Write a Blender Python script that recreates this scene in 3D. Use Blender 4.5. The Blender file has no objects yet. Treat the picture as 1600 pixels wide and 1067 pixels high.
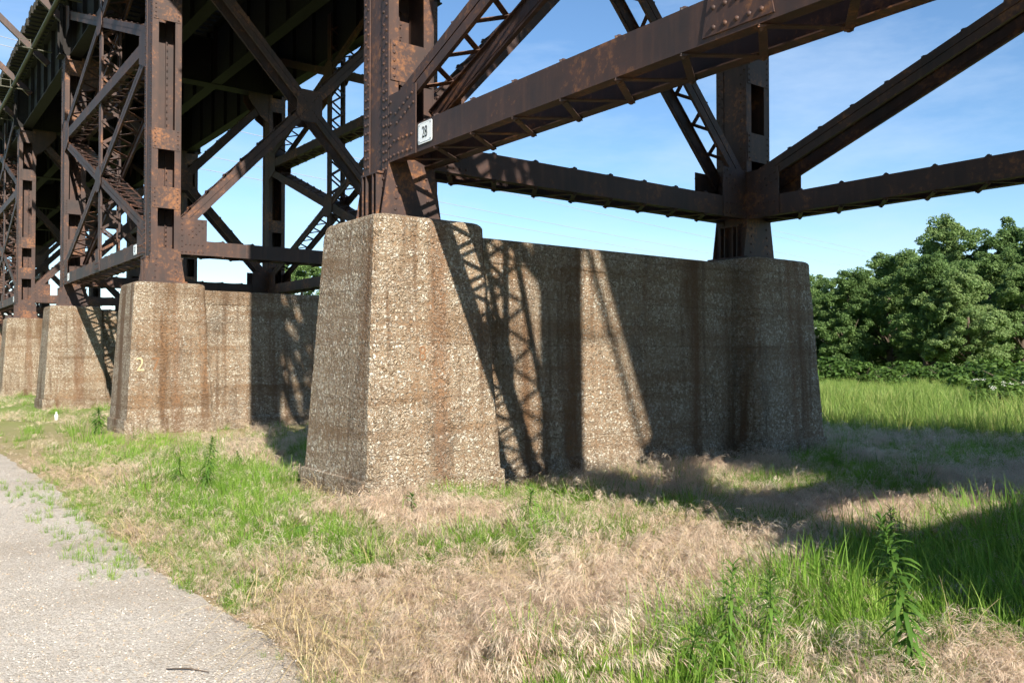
import bpy, bmesh, math, random
import numpy as np
from mathutils import Vector, Matrix, noise
R = math.radians
random.seed(7)
scene = bpy.context.scene
COL = scene.collection

# ------------------------------------------------------------------ camera, sky, sun
CAM_YAW = 37.27          # degrees from +Y (along the viaduct) towards +X (across it)
cam_d = bpy.data.cameras.new('camera')
cam_d.sensor_width = 36.0
cam_d.lens = 36.0 * 1310.7 / 1600.0
cam_d.clip_start = 0.1
cam_d.clip_end = 6000
cam = bpy.data.objects.new('camera', cam_d)
COL.objects.link(cam)
cam.location = (0, 0, 1.6)
cam.rotation_euler = (R(90 + 1.0), 0, R(-CAM_YAW))
scene.camera = cam

SUN = Vector((0.218, 1.0, -0.585)).normalized()      # direction the light travels
sun_el = math.asin(-SUN.z)
sun_az = math.atan2(-SUN.x, -SUN.y)
world = bpy.data.worlds.new('World')
scene.world = world
world.use_nodes = True
wn = world.node_tree
wn.nodes.clear()
wo = wn.nodes.new('ShaderNodeOutputWorld')
bg = wn.nodes.new('ShaderNodeBackground')
sky = wn.nodes.new('ShaderNodeTexSky')
sky.sky_type = 'NISHITA'
sky.sun_disc = False
sky.sun_elevation = sun_el
sky.sun_rotation = sun_az
sky.air_density = 1.0
sky.dust_density = 0.0
sky.ozone_density = 3.0
bg.inputs['Strength'].default_value = 0.080
# thin high cirrus mixed over the sky
tc = wn.nodes.new('ShaderNodeTexCoord')
mp = wn.nodes.new('ShaderNodeMapping')
mp.inputs['Scale'].default_value = (1.2, 2.2, 7.0)
nz = wn.nodes.new('ShaderNodeTexNoise')
nz.inputs['Scale'].default_value = 2.2
nz.inputs['Detail'].default_value = 6
nz.inputs['Roughness'].default_value = 0.6
rp = wn.nodes.new('ShaderNodeValToRGB')
rp.color_ramp.elements[0].position = 0.43
rp.color_ramp.elements[0].color = (0, 0, 0, 1)
rp.color_ramp.elements[1].position = 0.85
rp.color_ramp.elements[1].color = (0.55, 0.55, 0.55, 1)
mx = wn.nodes.new('ShaderNodeMix')
mx.data_type = 'RGBA'
mx.inputs['B'].default_value = (4.2, 5.2, 6.6, 1)
wn.links.new(tc.outputs['Generated'], mp.inputs['Vector'])
wn.links.new(mp.outputs['Vector'], nz.inputs['Vector'])
wn.links.new(nz.outputs['Fac'], rp.inputs['Fac'])
wn.links.new(rp.outputs['Color'], mx.inputs['Factor'])
hs = wn.nodes.new('ShaderNodeHueSaturation')
hs.inputs['Saturation'].default_value = 1.1
wn.links.new(sky.outputs['Color'], hs.inputs['Color'])
wn.links.new(hs.outputs['Color'], mx.inputs['A'])
wn.links.new(mx.outputs['Result'], bg.inputs['Color'])
wn.links.new(bg.outputs['Background'], wo.inputs['Surface'])

sun_d = bpy.data.lights.new('sun', 'SUN')
sun_d.energy = 5.0
sun_d.angle = R(0.55)
sun_d.color = (1.0, 0.93, 0.82)
sun = bpy.data.objects.new('sun', sun_d)
COL.objects.link(sun)
sun.rotation_euler = SUN.to_track_quat('-Z', 'Y').to_euler()
sun.location = (-20, -60, 40)

vs = scene.view_settings
vs.view_transform = 'Standard'
vs.look = 'None'
vs.exposure = 1.18
vs.gamma = 1.0
vs.use_curve_mapping = False
cy = scene.cycles
cy.use_adaptive_sampling = True; cy.adaptive_threshold = 0.04
cy.max_bounces = 4; cy.diffuse_bounces = 2; cy.glossy_bounces = 2; cy.transmission_bounces = 3; cy.transparent_max_bounces = 4
cy.caustics_reflective = False; cy.caustics_refractive = False

# ------------------------------------------------------------------ measured layout (metres)
BAY = 10.3                 # distance from bent to bent
CX = 8.215                 # middle of the viaduct
HALF = 3.265               # middle to column

# ------------------------------------------------------------------ helpers
FPX = 1310.7
YAW = R(CAM_YAW)
def at(px, d, z=0.0):
    """ground place seen at picture column px (1600 wide), d metres in front of the camera"""
    xc = (px - 800) / FPX * d
    return Vector((xc * math.cos(YAW) + d * math.sin(YAW), d * math.cos(YAW) - xc * math.sin(YAW), z))

def N(nt, kind, **kw):
    n = nt.nodes.new(kind)
    for k, v in kw.items():
        if k in n.inputs.keys():
            n.inputs[k].default_value = v
        else:
            setattr(n, k, v)
    return n

def ramp(nt, fac, stops, interp='LINEAR'):
    r = nt.nodes.new('ShaderNodeValToRGB')
    r.color_ramp.interpolation = interp
    e = r.color_ramp.elements
    while len(e) < len(stops):
        e.new(0.5)
    for el, (p, c) in zip(e, stops):
        el.position = p
        el.color = (c, c, c, 1) if not isinstance(c, tuple) else (*c, 1)
    nt.links.new(fac, r.inputs['Fac'])
    return r.outputs['Color']

def mixc(nt, fac, a, b, mode='MIX'):
    m = nt.nodes.new('ShaderNodeMix')
    m.data_type = 'RGBA'
    m.blend_type = mode
    for s, v in (('Factor', fac), ('A', a), ('B', b)):
        if isinstance(v, (int, float)):
            m.inputs[s].default_value = v if s == 'Factor' else (v, v, v, 1)
        elif isinstance(v, tuple):
            m.inputs[s].default_value = (*v, 1)
        else:
            nt.links.new(v, m.inputs[s])
    return m.outputs['Result']

def math_n(nt, op, a, b=None):
    m = nt.nodes.new('ShaderNodeMath')
    m.operation = op
    for i, v in enumerate((a, b)):
        if v is None: continue
        if isinstance(v, (int, float)): m.inputs[i].default_value = v
        else: nt.links.new(v, m.inputs[i])
    return m.outputs[0]

def pos_scaled(nt, sc):
    g = nt.nodes.new('ShaderNodeNewGeometry')
    m = nt.nodes.new('ShaderNodeMapping')
    m.inputs['Scale'].default_value = sc
    nt.links.new(g.outputs['Position'], m.inputs['Vector'])
    return m.outputs['Vector']

def tnoise(nt, vec, scale, detail=4, rough=0.55):
    n = N(nt, 'ShaderNodeTexNoise', Scale=scale, Detail=detail, Roughness=rough)
    nt.links.new(vec, n.inputs['Vector'])
    return n.outputs['Fac']

def new_mat(name, rough=0.8):
    m = bpy.data.materials.new(name)
    m.use_nodes = True
    nt = m.node_tree
    b = nt.nodes['Principled BSDF']
    b.inputs['Roughness'].default_value = rough
    b.inputs['Specular IOR Level'].default_value = 0.3
    return m, nt, b

def bump(nt, b, h, strength, dist):
    bn = N(nt, 'ShaderNodeBump', Strength=strength, Distance=dist)
    nt.links.new(h, bn.inputs['Height'])
    nt.links.new(bn.outputs['Normal'], b.inputs['Normal'])

# ------------------------------------------------------------------ materials
def mat_concrete(name, cover):
    m, nt, b = new_mat(name, 0.9)
    P = pos_scaled(nt, (1, 1, 1))
    big = tnoise(nt, P, 0.9, 4, 0.6)
    mid = tnoise(nt, P, 5.0, 3)
    bands = tnoise(nt, pos_scaled(nt, (0.25, 0.25, 3.4)), 1.0, 3, 0.6)
    streak = tnoise(nt, pos_scaled(nt, (2.6, 2.6, 0.13)), 1.0, 3, 0.55)
    thin = tnoise(nt, pos_scaled(nt, (8.5, 8.5, 0.22)), 1.0, 2, 0.5)
    base = ramp(nt, mid, [(0.3, (0.14, 0.092, 0.055)), (0.7, (0.27, 0.19, 0.12))])
    # crushed pebbles packed in the mortar, two sizes, uneven outlines
    w = N(nt, 'ShaderNodeTexNoise', Scale=34.0, Detail=1)
    nt.links.new(P, w.inputs['Vector'])
    wv = nt.nodes.new('ShaderNodeVectorMath'); wv.operation = 'SCALE'; wv.inputs['Scale'].default_value = 0.03
    nt.links.new(w.outputs['Color'], wv.inputs[0])
    ad = nt.nodes.new('ShaderNodeVectorMath'); ad.operation = 'ADD'
    nt.links.new(P, ad.inputs[0]); nt.links.new(wv.outputs[0], ad.inputs[1])
    worn = ramp(nt, math_n(nt, 'ADD', math_n(nt, 'MULTIPLY', big, 0.7), math_n(nt, 'MULTIPLY', mid, 0.3)), [(0.36, 0.05), (0.62, 1.0)])
    def stones(scale, gap, lo, wgt):
        ve = N(nt, 'ShaderNodeTexVoronoi', Scale=scale); ve.feature = 'DISTANCE_TO_EDGE'
        vc = N(nt, 'ShaderNodeTexVoronoi', Scale=scale)
        nt.links.new(ad.outputs[0], ve.inputs['Vector']); nt.links.new(ad.outputs[0], vc.inputs['Vector'])
        sep = nt.nodes.new('ShaderNodeSeparateColor'); nt.links.new(vc.outputs['Color'], sep.inputs[0])
        shape = ramp(nt, ve.outputs['Distance'], [(gap, 0.0), (gap + 0.07, 1.0)])
        thr = math_n(nt, 'ADD', math_n(nt, 'MULTIPLY', worn, wgt*0.75), lo + 0.16)      # more stones where the skin has weathered off
        mask = math_n(nt, 'MULTIPLY', shape, math_n(nt, 'LESS_THAN', sep.outputs[0], thr))
        colr = ramp(nt, sep.outputs[1], [(0.0, (0.22, 0.155, 0.095)), (0.25, (0.38, 0.295, 0.20)), (0.6, (0.52, 0.43, 0.32)), (0.95, (0.70, 0.64, 0.53))])
        hgt = math_n(nt, 'MULTIPLY', math_n(nt, 'MINIMUM', ve.outputs['Distance'], 0.35), mask)
        return mask, colr, hgt
    m1, c1, h1 = stones(27.0, 0.05, cover + 0.04, 0.75)
    m2, c2, h2 = stones(66.0, 0.07, cover + 0.3, 0.8)
    c = mixc(nt, m2, base, c2)
    c = mixc(nt, m1, c, c1)
    # pour lines, brown run-off streaks, black crust
    c = mixc(nt, ramp(nt, bands, [(0.49, 0.0), (0.64, 0.6)]), c, (0.19, 0.108, 0.052))
    c = mixc(nt, ramp(nt, big, [(0.56, 0.0), (0.68, 0.4)]), c, (0.27, 0.185, 0.115))
    c = mixc(nt, ramp(nt, mid, [(0.60, 0.0), (0.74, 0.3)]), c, (0.17, 0.105, 0.06))
    c = mixc(nt, ramp(nt, streak, [(0.52, 0.0), (0.66, 0.85)]), c, (0.155, 0.08, 0.036))
    c = mixc(nt, ramp(nt, thin, [(0.58, 0.0), (0.72, 0.6)]), c, (0.13, 0.075, 0.04))
    xyz = nt.nodes.new('ShaderNodeSeparateXYZ'); nt.links.new(P, xyz.inputs[0])
    for xc in (CX - HALF, CX + HALF):                                   # rust washed down from the bearings
        dx = math_n(nt, 'ABSOLUTE', math_n(nt, 'SUBTRACT', xyz.outputs[0], xc + 0.05))
        dx = math_n(nt, 'ADD', dx, math_n(nt, 'MULTIPLY', streak, 0.5))
        c = mixc(nt, ramp(nt, dx, [(0.27, 0.5), (0.38, 0.0)]), c, (0.17, 0.075, 0.03))
    zz = math_n(nt, 'ADD', math_n(nt, 'MULTIPLY', xyz.outputs[2], 1.7), math_n(nt, 'MULTIPLY', mid, 0.12))
    fr = math_n(nt, 'FRACT', zz)                                        # joints between pours
    c = mixc(nt, ramp(nt, fr, [(0.0, 0.55), (0.035, 0.0)]), c, (0.10, 0.06, 0.033))
    blk = tnoise(nt, pos_scaled(nt, (1.6, 1.6, 0.5)), 1.0, 4, 0.65)
    c = mixc(nt, ramp(nt, blk, [(0.56, 0.0), (0.76, 0.5)]), c, (0.06, 0.05, 0.042))
    nt.links.new(c, b.inputs['Base Color'])
    bump(nt, b, math_n(nt, 'ADD', h1, math_n(nt, 'MULTIPLY', h2, 0.5)), 1.0, 0.075)
    return m

def mat_steel(name, warm):
    m, nt, b = new_mat(name, 0.62)
    P = pos_scaled(nt, (1, 1, 1))
    a = tnoise(nt, P, 1.3, 4, 0.65)
    f = tnoise(nt, P, 14.0, 3, 0.7)
    st = tnoise(nt, pos_scaled(nt, (9, 9, 0.7)), 1.0, 2, 0.6)
    c = ramp(nt, a, [(0.3, (0.026, 0.0175, 0.016)), (0.55, (0.050, 0.026, 0.020)), (0.75, (0.095, 0.041, 0.025))])
    c = mixc(nt, ramp(nt, st, [(0.5, 0.0), (0.75, 0.5)]), c, (0.085, 0.042, 0.028))
    mul = math_n(nt, 'MULTIPLY', a, f)
    c = mixc(nt, ramp(nt, mul, [(0.30 - warm, 0.0), (0.44 - warm, 0.7)]), c, (0.24, 0.10, 0.035))
    c = mixc(nt, ramp(nt, f, [(0.3, 0.35), (0.5, 0.0)]), c, (0.03, 0.022, 0.022))
    nt.links.new(c, b.inputs['Base Color'])
    b.inputs['Specular IOR Level'].default_value = 0.35
    bump(nt, b, f, 0.35, 0.004)
    return m

def mat_plain(name, col, rough=0.8, var=0.25, scale=8.0):
    m, nt, b = new_mat(name, rough)
    P = pos_scaled(nt, (1, 1, 1))
    n = tnoise(nt, P, scale, 5, 0.6)
    lo = tuple(v * (1 - var) for v in col); hi = tuple(min(1, v * (1 + var)) for v in col)
    nt.links.new(ramp(nt, n, [(0.3, lo), (0.7, hi)]), b.inputs['Base Color'])
    return m

def mat_leaf(name, stops, transl=0.35, rough=0.6):
    """leaf or blade: colour varies from piece to piece, thin enough to let light through"""
    m, nt, b = new_mat(name, rough)
    oi = nt.nodes.new('ShaderNodeObjectInfo')
    at_ = nt.nodes.new('ShaderNodeAttribute'); at_.attribute_name = 'tone'
    f = math_n(nt, 'ADD', math_n(nt, 'MULTIPLY', oi.outputs['Random'], 0.4), math_n(nt, 'MULTIPLY', at_.outputs['Fac'], 0.6))
    c = ramp(nt, f, stops)
    nt.links.new(c, b.inputs['Base Color'])
    t = nt.nodes.new('ShaderNodeBsdfTranslucent')
    nt.links.new(c, t.inputs['Color'])
    mx = nt.nodes.new('ShaderNodeMixShader')
    mx.inputs[0].default_value = transl
    out = nt.nodes['Material Output']
    nt.links.new(b.outputs[0], mx.inputs[1]); nt.links.new(t.outputs[0], mx.inputs[2])
    nt.links.new(mx.outputs[0], out.inputs['Surface'])
    return m

M = {}
M['concrete'] = mat_concrete('pebbled_concrete', 0.10)
M['footing'] = mat_concrete('footing_concrete', 0.34)
M['steel'] = mat_steel('rusted_steel', 0.0)
M['steel_warm'] = mat_steel('orange_rusted_steel', 0.045)
M['deck_shade'] = mat_plain('deck_shade_steel', (0.012, 0.010, 0.009), 0.8)  # darker girder steel: the deep shade under the deck is put into its colour
M['tie'] = mat_plain('creosoted_timber', (0.03, 0.027, 0.022), 0.9)
M['rail'] = mat_plain('rail_steel', (0.16, 0.11, 0.085), 0.5)
M['pipe'] = mat_plain('olive_painted_pipe', (0.05, 0.048, 0.03), 0.5)
M['sign'] = mat_plain('white_enamel', (0.80, 0.82, 0.82), 0.35, 0.04)
M['ink'] = mat_plain('black_paint', (0.012, 0.012, 0.013), 0.6, 0.1)
M['chalk'] = mat_plain('faded_yellow_paint', (0.40, 0.32, 0.19), 0.9, 0.25, 40)
M['stain'] = mat_plain('faded_brown_paint', (0.17, 0.09, 0.045), 0.9, 0.25, 40)
M['wire'] = mat_plain('aluminium_wire', (0.30, 0.31, 0.33), 0.5, 0.1)
M['bark'] = mat_plain('bark', (0.10, 0.075, 0.055), 0.95)
M['cheat'] = mat_leaf('dry_cheatgrass', [(0.1, (0.55, 0.40, 0.29)), (0.5, (0.74, 0.59, 0.45)), (0.9, (0.86, 0.75, 0.58))], 0.5)
M['straw'] = mat_leaf('straw', [(0.1, (0.45, 0.34, 0.17)), (0.9, (0.66, 0.55, 0.32))], 0.3)
M['green'] = mat_leaf('green_blade', [(0.1, (0.11, 0.22, 0.025)), (0.5, (0.20, 0.36, 0.045)), (0.9, (0.36, 0.48, 0.10))], 0.5)
M['field'] = mat_leaf('field_blade', [(0.1, (0.13, 0.22, 0.04)), (0.5, (0.23, 0.34, 0.07)), (0.9, (0.44, 0.43, 0.16))], 0.5)
M['weed'] = mat_leaf('weed_leaf', [(0.1, (0.06, 0.14, 0.02)), (0.9, (0.15, 0.27, 0.045))], 0.4)
M['tree'] = mat_leaf('tree_leaf', [(0.1, (0.075, 0.135, 0.040)), (0.5, (0.14, 0.225, 0.065)), (0.9, (0.25, 0.33, 0.125))], 0.45)
M['shrub'] = mat_leaf('shrub_leaf', [(0.1, (0.045, 0.10, 0.018)), (0.9, (0.12, 0.20, 0.035))], 0.35)
M['flower'] = mat_plain('white_petal', (0.75, 0.74, 0.66), 0.8, 0.1)
M['plastic'] = mat_plain('white_plastic', (0.78, 0.78, 0.78), 0.4, 0.05)

# ------------------------------------------------------------------ mesh builder
class MB:
    def __init__(s): s.v = []; s.f = []
    def add(s, vs, fs):
        o = len(s.v); s.v += [tuple(v) for v in vs]; s.f += [tuple(i + o for i in f) for f in fs]
    def box(s, lo, hi):
        x0, y0, z0 = lo; x1, y1, z1 = hi
        s.add([(x0,y0,z0),(x1,y0,z0),(x1,y1,z0),(x0,y1,z0),(x0,y0,z1),(x1,y0,z1),(x1,y1,z1),(x0,y1,z1)],
              [(3,2,1,0),(4,5,6,7),(0,1,5,4),(1,2,6,5),(2,3,7,6),(3,0,4,7)])
    def beam(s, p0, p1, w, h, up=Vector((0,0,1))):
        p0 = Vector(p0); p1 = Vector(p1); u = (p1 - p0).normalized()
        v = up.cross(u)
        if v.length < 1e-4: v = Vector((1,0,0)).cross(u)
        v.normalize(); k = u.cross(v)
        c = [(-w/2,-h/2),(w/2,-h/2),(w/2,h/2),(-w/2,h/2)]
        s.add([p + v*a + k*b for p in (p0, p1) for a, b in c],
              [(3,2,1,0),(4,5,6,7),(0,1,5,4),(1,2,6,5),(2,3,7,6),(3,0,4,7)])
    def prism(s, pts, axis, a0, a1):
        """polygon pts (2D) pushed along axis between a0 and a1"""
        n = len(pts)
        def mk(p, a):
            return {'x': (a, p[0], p[1]), 'y': (p[0], a, p[1]), 'z': (p[0], p[1], a)}[axis]
        s.add([mk(p, a0) for p in pts] + [mk(p, a1) for p in pts],
              [tuple(range(n)), tuple(range(2*n-1, n-1, -1))] + [(i, i+n, (i+1) % n + n, (i+1) % n) for i in range(n)])
    def rings(s, rs, cap=True):
        n = len(rs[0]); o = len(s.v)
        for r in rs: s.v += [tuple(p) for p in r]
        for j in range(len(rs)-1):
            for i in range(n):
                a = o + j*n + i; b = o + j*n + (i+1) % n
                s.f.append((a, b, b+n, a+n))
        if cap:
            s.f.append(tuple(o + i for i in range(n-1, -1, -1)))
            s.f.append(tuple(o + (len(rs)-1)*n + i for i in range(n)))
    def tube(s, pts, rad, n=6):
        rs = []
        pts = [Vector(p) for p in pts]
        for i, p in enumerate(pts):
            d = (pts[min(i+1, len(pts)-1)] - pts[max(i-1, 0)]).normalized()
            a = d.orthogonal().normalized() if i == 0 else (a - d*a.dot(d)).normalized()
            b = d.cross(a); r = rad[i] if isinstance(rad, (list, tuple)) else rad
            rs.append([p + (a*math.cos(2*math.pi*k/n) + b*math.sin(2*math.pi*k/n))*r for k in range(n)])
        s.rings(rs)
    def dome(s, p, nrm, r=0.021, n=6):
        """a rivet head"""
        p = Vector(p); nrm = Vector(nrm); a = nrm.orthogonal().normalized(); b = nrm.cross(a)
        o = len(s.v)
        for rr, hh in ((1.0, 0.0), (0.72, 0.55)):
            for k in range(n):
                t = 2*math.pi*k/n
                s.v.append(tuple(p + (a*math.cos(t) + b*math.sin(t))*r*rr + nrm*r*hh))
        s.v.append(tuple(p + nrm*r*0.8))
        for k in range(n):
            k2 = (k+1) % n
            s.f.append((o+k, o+k2, o+n+k2, o+n+k)); s.f.append((o+n+k, o+n+k2, o+2*n))
    def mesh(s, name, mat, smooth=False):
        me = bpy.data.meshes.new(name)
        me.from_pydata(s.v, [], s.f); me.materials.append(mat)
        bm = bmesh.new(); bm.from_mesh(me); bmesh.ops.recalc_face_normals(bm, faces=bm.faces); bm.to_mesh(me); bm.free()
        if smooth:
            for p in me.polygons: p.use_smooth = True
        me.update()
        return me
    def build(s, name, mat, parent=None, smooth=False, matrix=None, stuff=False):
        return link(name, s.mesh(name, mat, smooth), parent, matrix, stuff)

def link(name, me, parent=None, matrix=None, stuff=False):
    o = bpy.data.objects.new(name, me); COL.objects.link(o)
    if parent is not None: o.parent = parent
    if matrix is not None: o.matrix_local = matrix
    if stuff: o['kind'] = 'stuff'
    return o

def tag(o, label, cat, group=None):
    o['label'] = label; o['category'] = cat
    if group: o['group'] = group
    return o
def struct(o): o['kind'] = 'structure'; return o
def empty(name, loc):
    o = bpy.data.objects.new(name, None); COL.objects.link(o); o.location = loc
    o.empty_display_size = 0.3
    return o
def copy_tree(o, parent=None):
    c = o.copy(); COL.objects.link(c); c.parent = parent
    for ch in list(o.children): copy_tree(ch, c)
    return c

# ------------------------------------------------------------------ measured layout (metres)
BAY = 10.3                 # distance from bent to bent
CX = 8.215                 # middle of the viaduct
HALF = 3.265               # middle to column
Y28 = 8.74                 # middle of the bent that carries the number 28
def bent_y(n): return Y28 + (28 - n) * BAY
TOP = 3.14                 # top of the concrete

# ------------------------------------------------------------------ ground
def gz(x, y):
    z = 0.05 * noise.noise((x * 0.35, y * 0.35, 3.1)) + 0.02 * noise.noise((x * 1.3, y * 1.3, 9.0))
    d = math.hypot(x, y)
    k = min(1.0, max(0.0, (x - 1.6) / 0.8))         # the path lies flat
    far = min(1.0, max(0.0, (d - 40) / 60))
    return z * k * (1 - far) - 0.03 * (1 - k)
def grid_axis():
    a = list(np.arange(-6, 24.01, 0.4)) + list(np.arange(26, 60, 3)) + list(np.arange(64, 200, 17)) + [300, 600, 1500, 3000]
    return [-3000, -1500, -500, -150, -60, -30, -15, -9] + a
gx = grid_axis(); gy = grid_axis()
g = MB()
g.v = [(x, y, gz(x, y)) for y in gy for x in gx]
nx = len(gx)
g.f = [(j*nx+i, j*nx+i+1, (j+1)*nx+i+1, (j+1)*nx+i) for j in range(len(gy)-1) for i in range(nx-1)]
mg, nt, b = new_mat('soil_and_thatch', 0.95)
P = pos_scaled(nt, (1, 1, 1))
n1 = tnoise(nt, P, 0.5, 5, 0.6); n2 = tnoise(nt, P, 22, 5, 0.7); n3 = tnoise(nt, P, 0.06, 4)
c = ramp(nt, n1, [(0.35, (0.34, 0.25, 0.155)), (0.55, (0.27, 0.22, 0.10)), (0.7, (0.13, 0.17, 0.04))])
c = mixc(nt, math_n(nt, 'MULTIPLY', n2, 0.6), c, (0.30, 0.22, 0.13))
gm = nt.nodes.new('ShaderNodeNewGeometry')
ln = nt.nodes.new('ShaderNodeVectorMath'); ln.operation = 'LENGTH'
nt.links.new(gm.outputs['Position'], ln.inputs[0])
farf = ramp(nt, math_n(nt, 'DIVIDE', ln.outputs['Value'], 100), [(0.15, 0.0), (0.3, 1.0)])
c = mixc(nt, farf, c, ramp(nt, n3, [(0.35, (0.13, 0.20, 0.035)), (0.65, (0.20, 0.25, 0.06))]))
nt.links.new(c, b.inputs['Base Color'])
bump(nt, b, n2, 0.8, 0.03)
struct(g.build('ground', mg, smooth=True))

# gravel path, running beside the viaduct
def path_edge(y):
    return 1.92 + 0.16 * noise.noise((y * 0.45, 0.3, 0)) + 0.07 * noise.noise((y * 2.1, 5.3, 0)) + 0.05 * noise.noise((y * 6.3, 2.3, 0)) - 0.02 * max(0, y - 10)
p = MB()
ys = list(np.arange(-8, 20, 0.2)) + list(np.arange(20, 160, 2.0))
ts = [0, 0.25, 0.5, 0.7, 0.85, 0.95, 1.0]
for y in ys:
    e = path_edge(y)
    for t in ts:
        x = -3.2 + (e + 3.2) * t
        z = -0.012 - (0.032 if t == 1.0 else 0.0) + 0.012 * noise.noise((x * 0.9, y * 0.9, 1.0))
        p.v.append((x, y, z))
k = len(ts)
p.f = [(j*k+i, j*k+i+1, (j+1)*k+i+1, (j+1)*k+i) for j in range(len(ys)-1) for i in range(k-1)]
mp_, nt, b = new_mat('limestone_gravel', 0.95)
P = pos_scaled(nt, (1, 1, 1))
v1 = N(nt, 'ShaderNodeTexVoronoi', Scale=85.0); nt.links.new(P, v1.inputs['Vector'])
v2 = N(nt, 'ShaderNodeTexVoronoi', Scale=230.0); nt.links.new(P, v2.inputs['Vector'])
sp = nt.nodes.new('ShaderNodeSeparateColor'); nt.links.new(v1.outputs['Color'], sp.inputs[0])
big = tnoise(nt, P, 0.7, 4); mid = tnoise(nt, P, 6, 4)
c = ramp(nt, sp.outputs[0], [(0.0, (0.36, 0.315, 0.26)), (0.5, (0.53, 0.475, 0.41)), (1.0, (0.66, 0.61, 0.54))])
c = mixc(nt, ramp(nt, big, [(0.42, 0.0), (0.7, 0.65)]), c, (0.33, 0.265, 0.195))
c = mixc(nt, ramp(nt, mid, [(0.5, 0.0), (0.8, 0.4)]), c, (0.46, 0.42, 0.36))
nt.links.new(c, b.inputs['Base Color'])
h = math_n(nt, 'SUBTRACT', 1.0, math_n(nt, 'ADD', v1.outputs['Distance'], math_n(nt, 'MULTIPLY', v2.outputs['Distance'], 0.6)))
bump(nt, b, h, 0.9, 0.010)
struct(p.build('gravel_path', mp_, smooth=True))

# ------------------------------------------------------------------ concrete piers
def frustum_rings(hx0, hy0, z0, hx1, hy1, z1, ch, rnd=0.06, n=34, seed=0.0):
    def ring(hx, hy, z, c):
        r = []
        for k, (sx, sy) in enumerate(((-1,-1),(1,-1),(1,1),(-1,1))):
            q = noise.noise((z * 3.1, k * 7.3, seed)) + 0.8 * noise.noise((z * 11.0, k * 3.7, seed + 2))
            cc = max(0.02, c * (1 + 0.38 * q) + (0.05 if noise.noise((z * 5.0, k * 5.1, seed + 9)) > 0.52 else 0))
            a, b2 = (sx * (hx - cc), sy * hy), (sx * hx, sy * (hy - cc))
            r += [a, b2] if sx * sy < 0 else [b2, a]
        return [(x, y, z) for x, y in r]
    rs = []
    zs = z1 - rnd
    for i in range(n + 1):
        t = i / n; z = z0 + (zs - z0) * t
        s_ = (z - z0) / (z1 - z0)
        rs.append(ring(hx0 + (hx1-hx0)*s_, hy0 + (hy1-hy0)*s_, z, ch))
    for a in (25, 50, 75, 90):
        i_ = rnd * 1.3 * (1 - math.cos(R(a))); z = zs + rnd * math.sin(R(a))
        rs.append(ring(hx1 - i_, hy1 - i_, z, ch + 0.3 * i_))
    return rs
mb = MB(); mb.rings(frustum_rings(0.87, 0.825, 0.28, 0.70, 0.665, TOP, 0.055)); ped_me = mb.mesh('pedestal', M['concrete'])
mb = MB(); mb.rings(frustum_rings(0.93, 0.885, -0.5, 0.905, 0.86, 0.30, 0.06, rnd=0.012, n=1)); pf_me = mb.mesh('pedestal_footing', M['footing'])
# wall between: slightly battered, narrow coping line near the top
mb = MB()
W = HALF - 0.5
prof = [(-0.375, 0.27), (-0.325, 2.72), (-0.345, 2.74), (-0.335, 3.0), (-0.30, 3.035), (0.30, 3.035), (0.335, 3.0), (0.345, 2.74), (0.325, 2.72), (0.375, 0.27)]
mb.prism(prof, 'x', -W, W); wall_me = mb.mesh('wall', M['concrete'])
mb = MB(); mb.prism([(-0.44, -0.5), (-0.42, 0.24), (-0.38, 0.29), (0.38, 0.29), (0.42, 0.24), (0.44, -0.5)], 'x', -W, W); wf_me = mb.mesh('wall_footing', M['footing'])

pier_lab = {
 28: 'concrete pier with laced steel shadow falling across its tall pebbled end pedestal',
 27: 'concrete pier with the number 2 painted in pale yellow on its end pedestal',
 26: 'brown stained concrete pier under the column next to the span with two number plates',
 25: 'concrete pier next beyond the brown stained one, under the front of the third tower',
 24: 'concrete pier under the back columns of the third tower',
 23: 'far concrete pier under the front columns of the fourth tower',
 22: 'far concrete pier under the back columns of the fourth tower',
 21: 'far concrete pier under the front columns of the last tower',
 20: 'last concrete pier, under the back columns of the last tower',
 29: 'concrete pier under the outer columns of the tower bearing plate 28',
}
def make_pier(n):
    e = empty('concrete_pier', (CX - 0.02, bent_y(n) - 0.14, 0))
    for s in (-1, 1):
        t = Matrix.Translation((s * HALF, 0, 0))
        link('pedestal', ped_me, e, t)
        link('pedestal_footing', pf_me, e, t)
    link('wall', wall_me, e); link('wall_footing', wf_me, e)
    tag(e, pier_lab.get(n, 'distant pebbled concrete pier in the row beyond the brown stained pier'), 'bridge pier', 'concrete piers carrying the viaduct')
    return e
piers = {n: make_pier(n) for n in range(29, 19, -1)}

# painted numbers
def text_mesh(txt, size, name, mat, depth, squeeze=0.6):
    cu = bpy.data.curves.new(name, 'FONT')
    cu.body = txt; cu.size = size; cu.extrude = depth; cu.align_x = 'CENTER'; cu.align_y = 'CENTER'; cu.resolution_u = 4
    o = bpy.data.objects.new(name, cu); COL.objects.link(o)
    dg = bpy.context.evaluated_depsgraph_get()
    me = bpy.data.meshes.new_from_object(o.evaluated_get(dg))
    bpy.data.objects.remove(o); bpy.data.curves.remove(cu)
    for v in me.vertices: v.co.x *= squeeze
    me.materials.clear(); me.materials.append(mat); me.name = name
    return me
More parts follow.
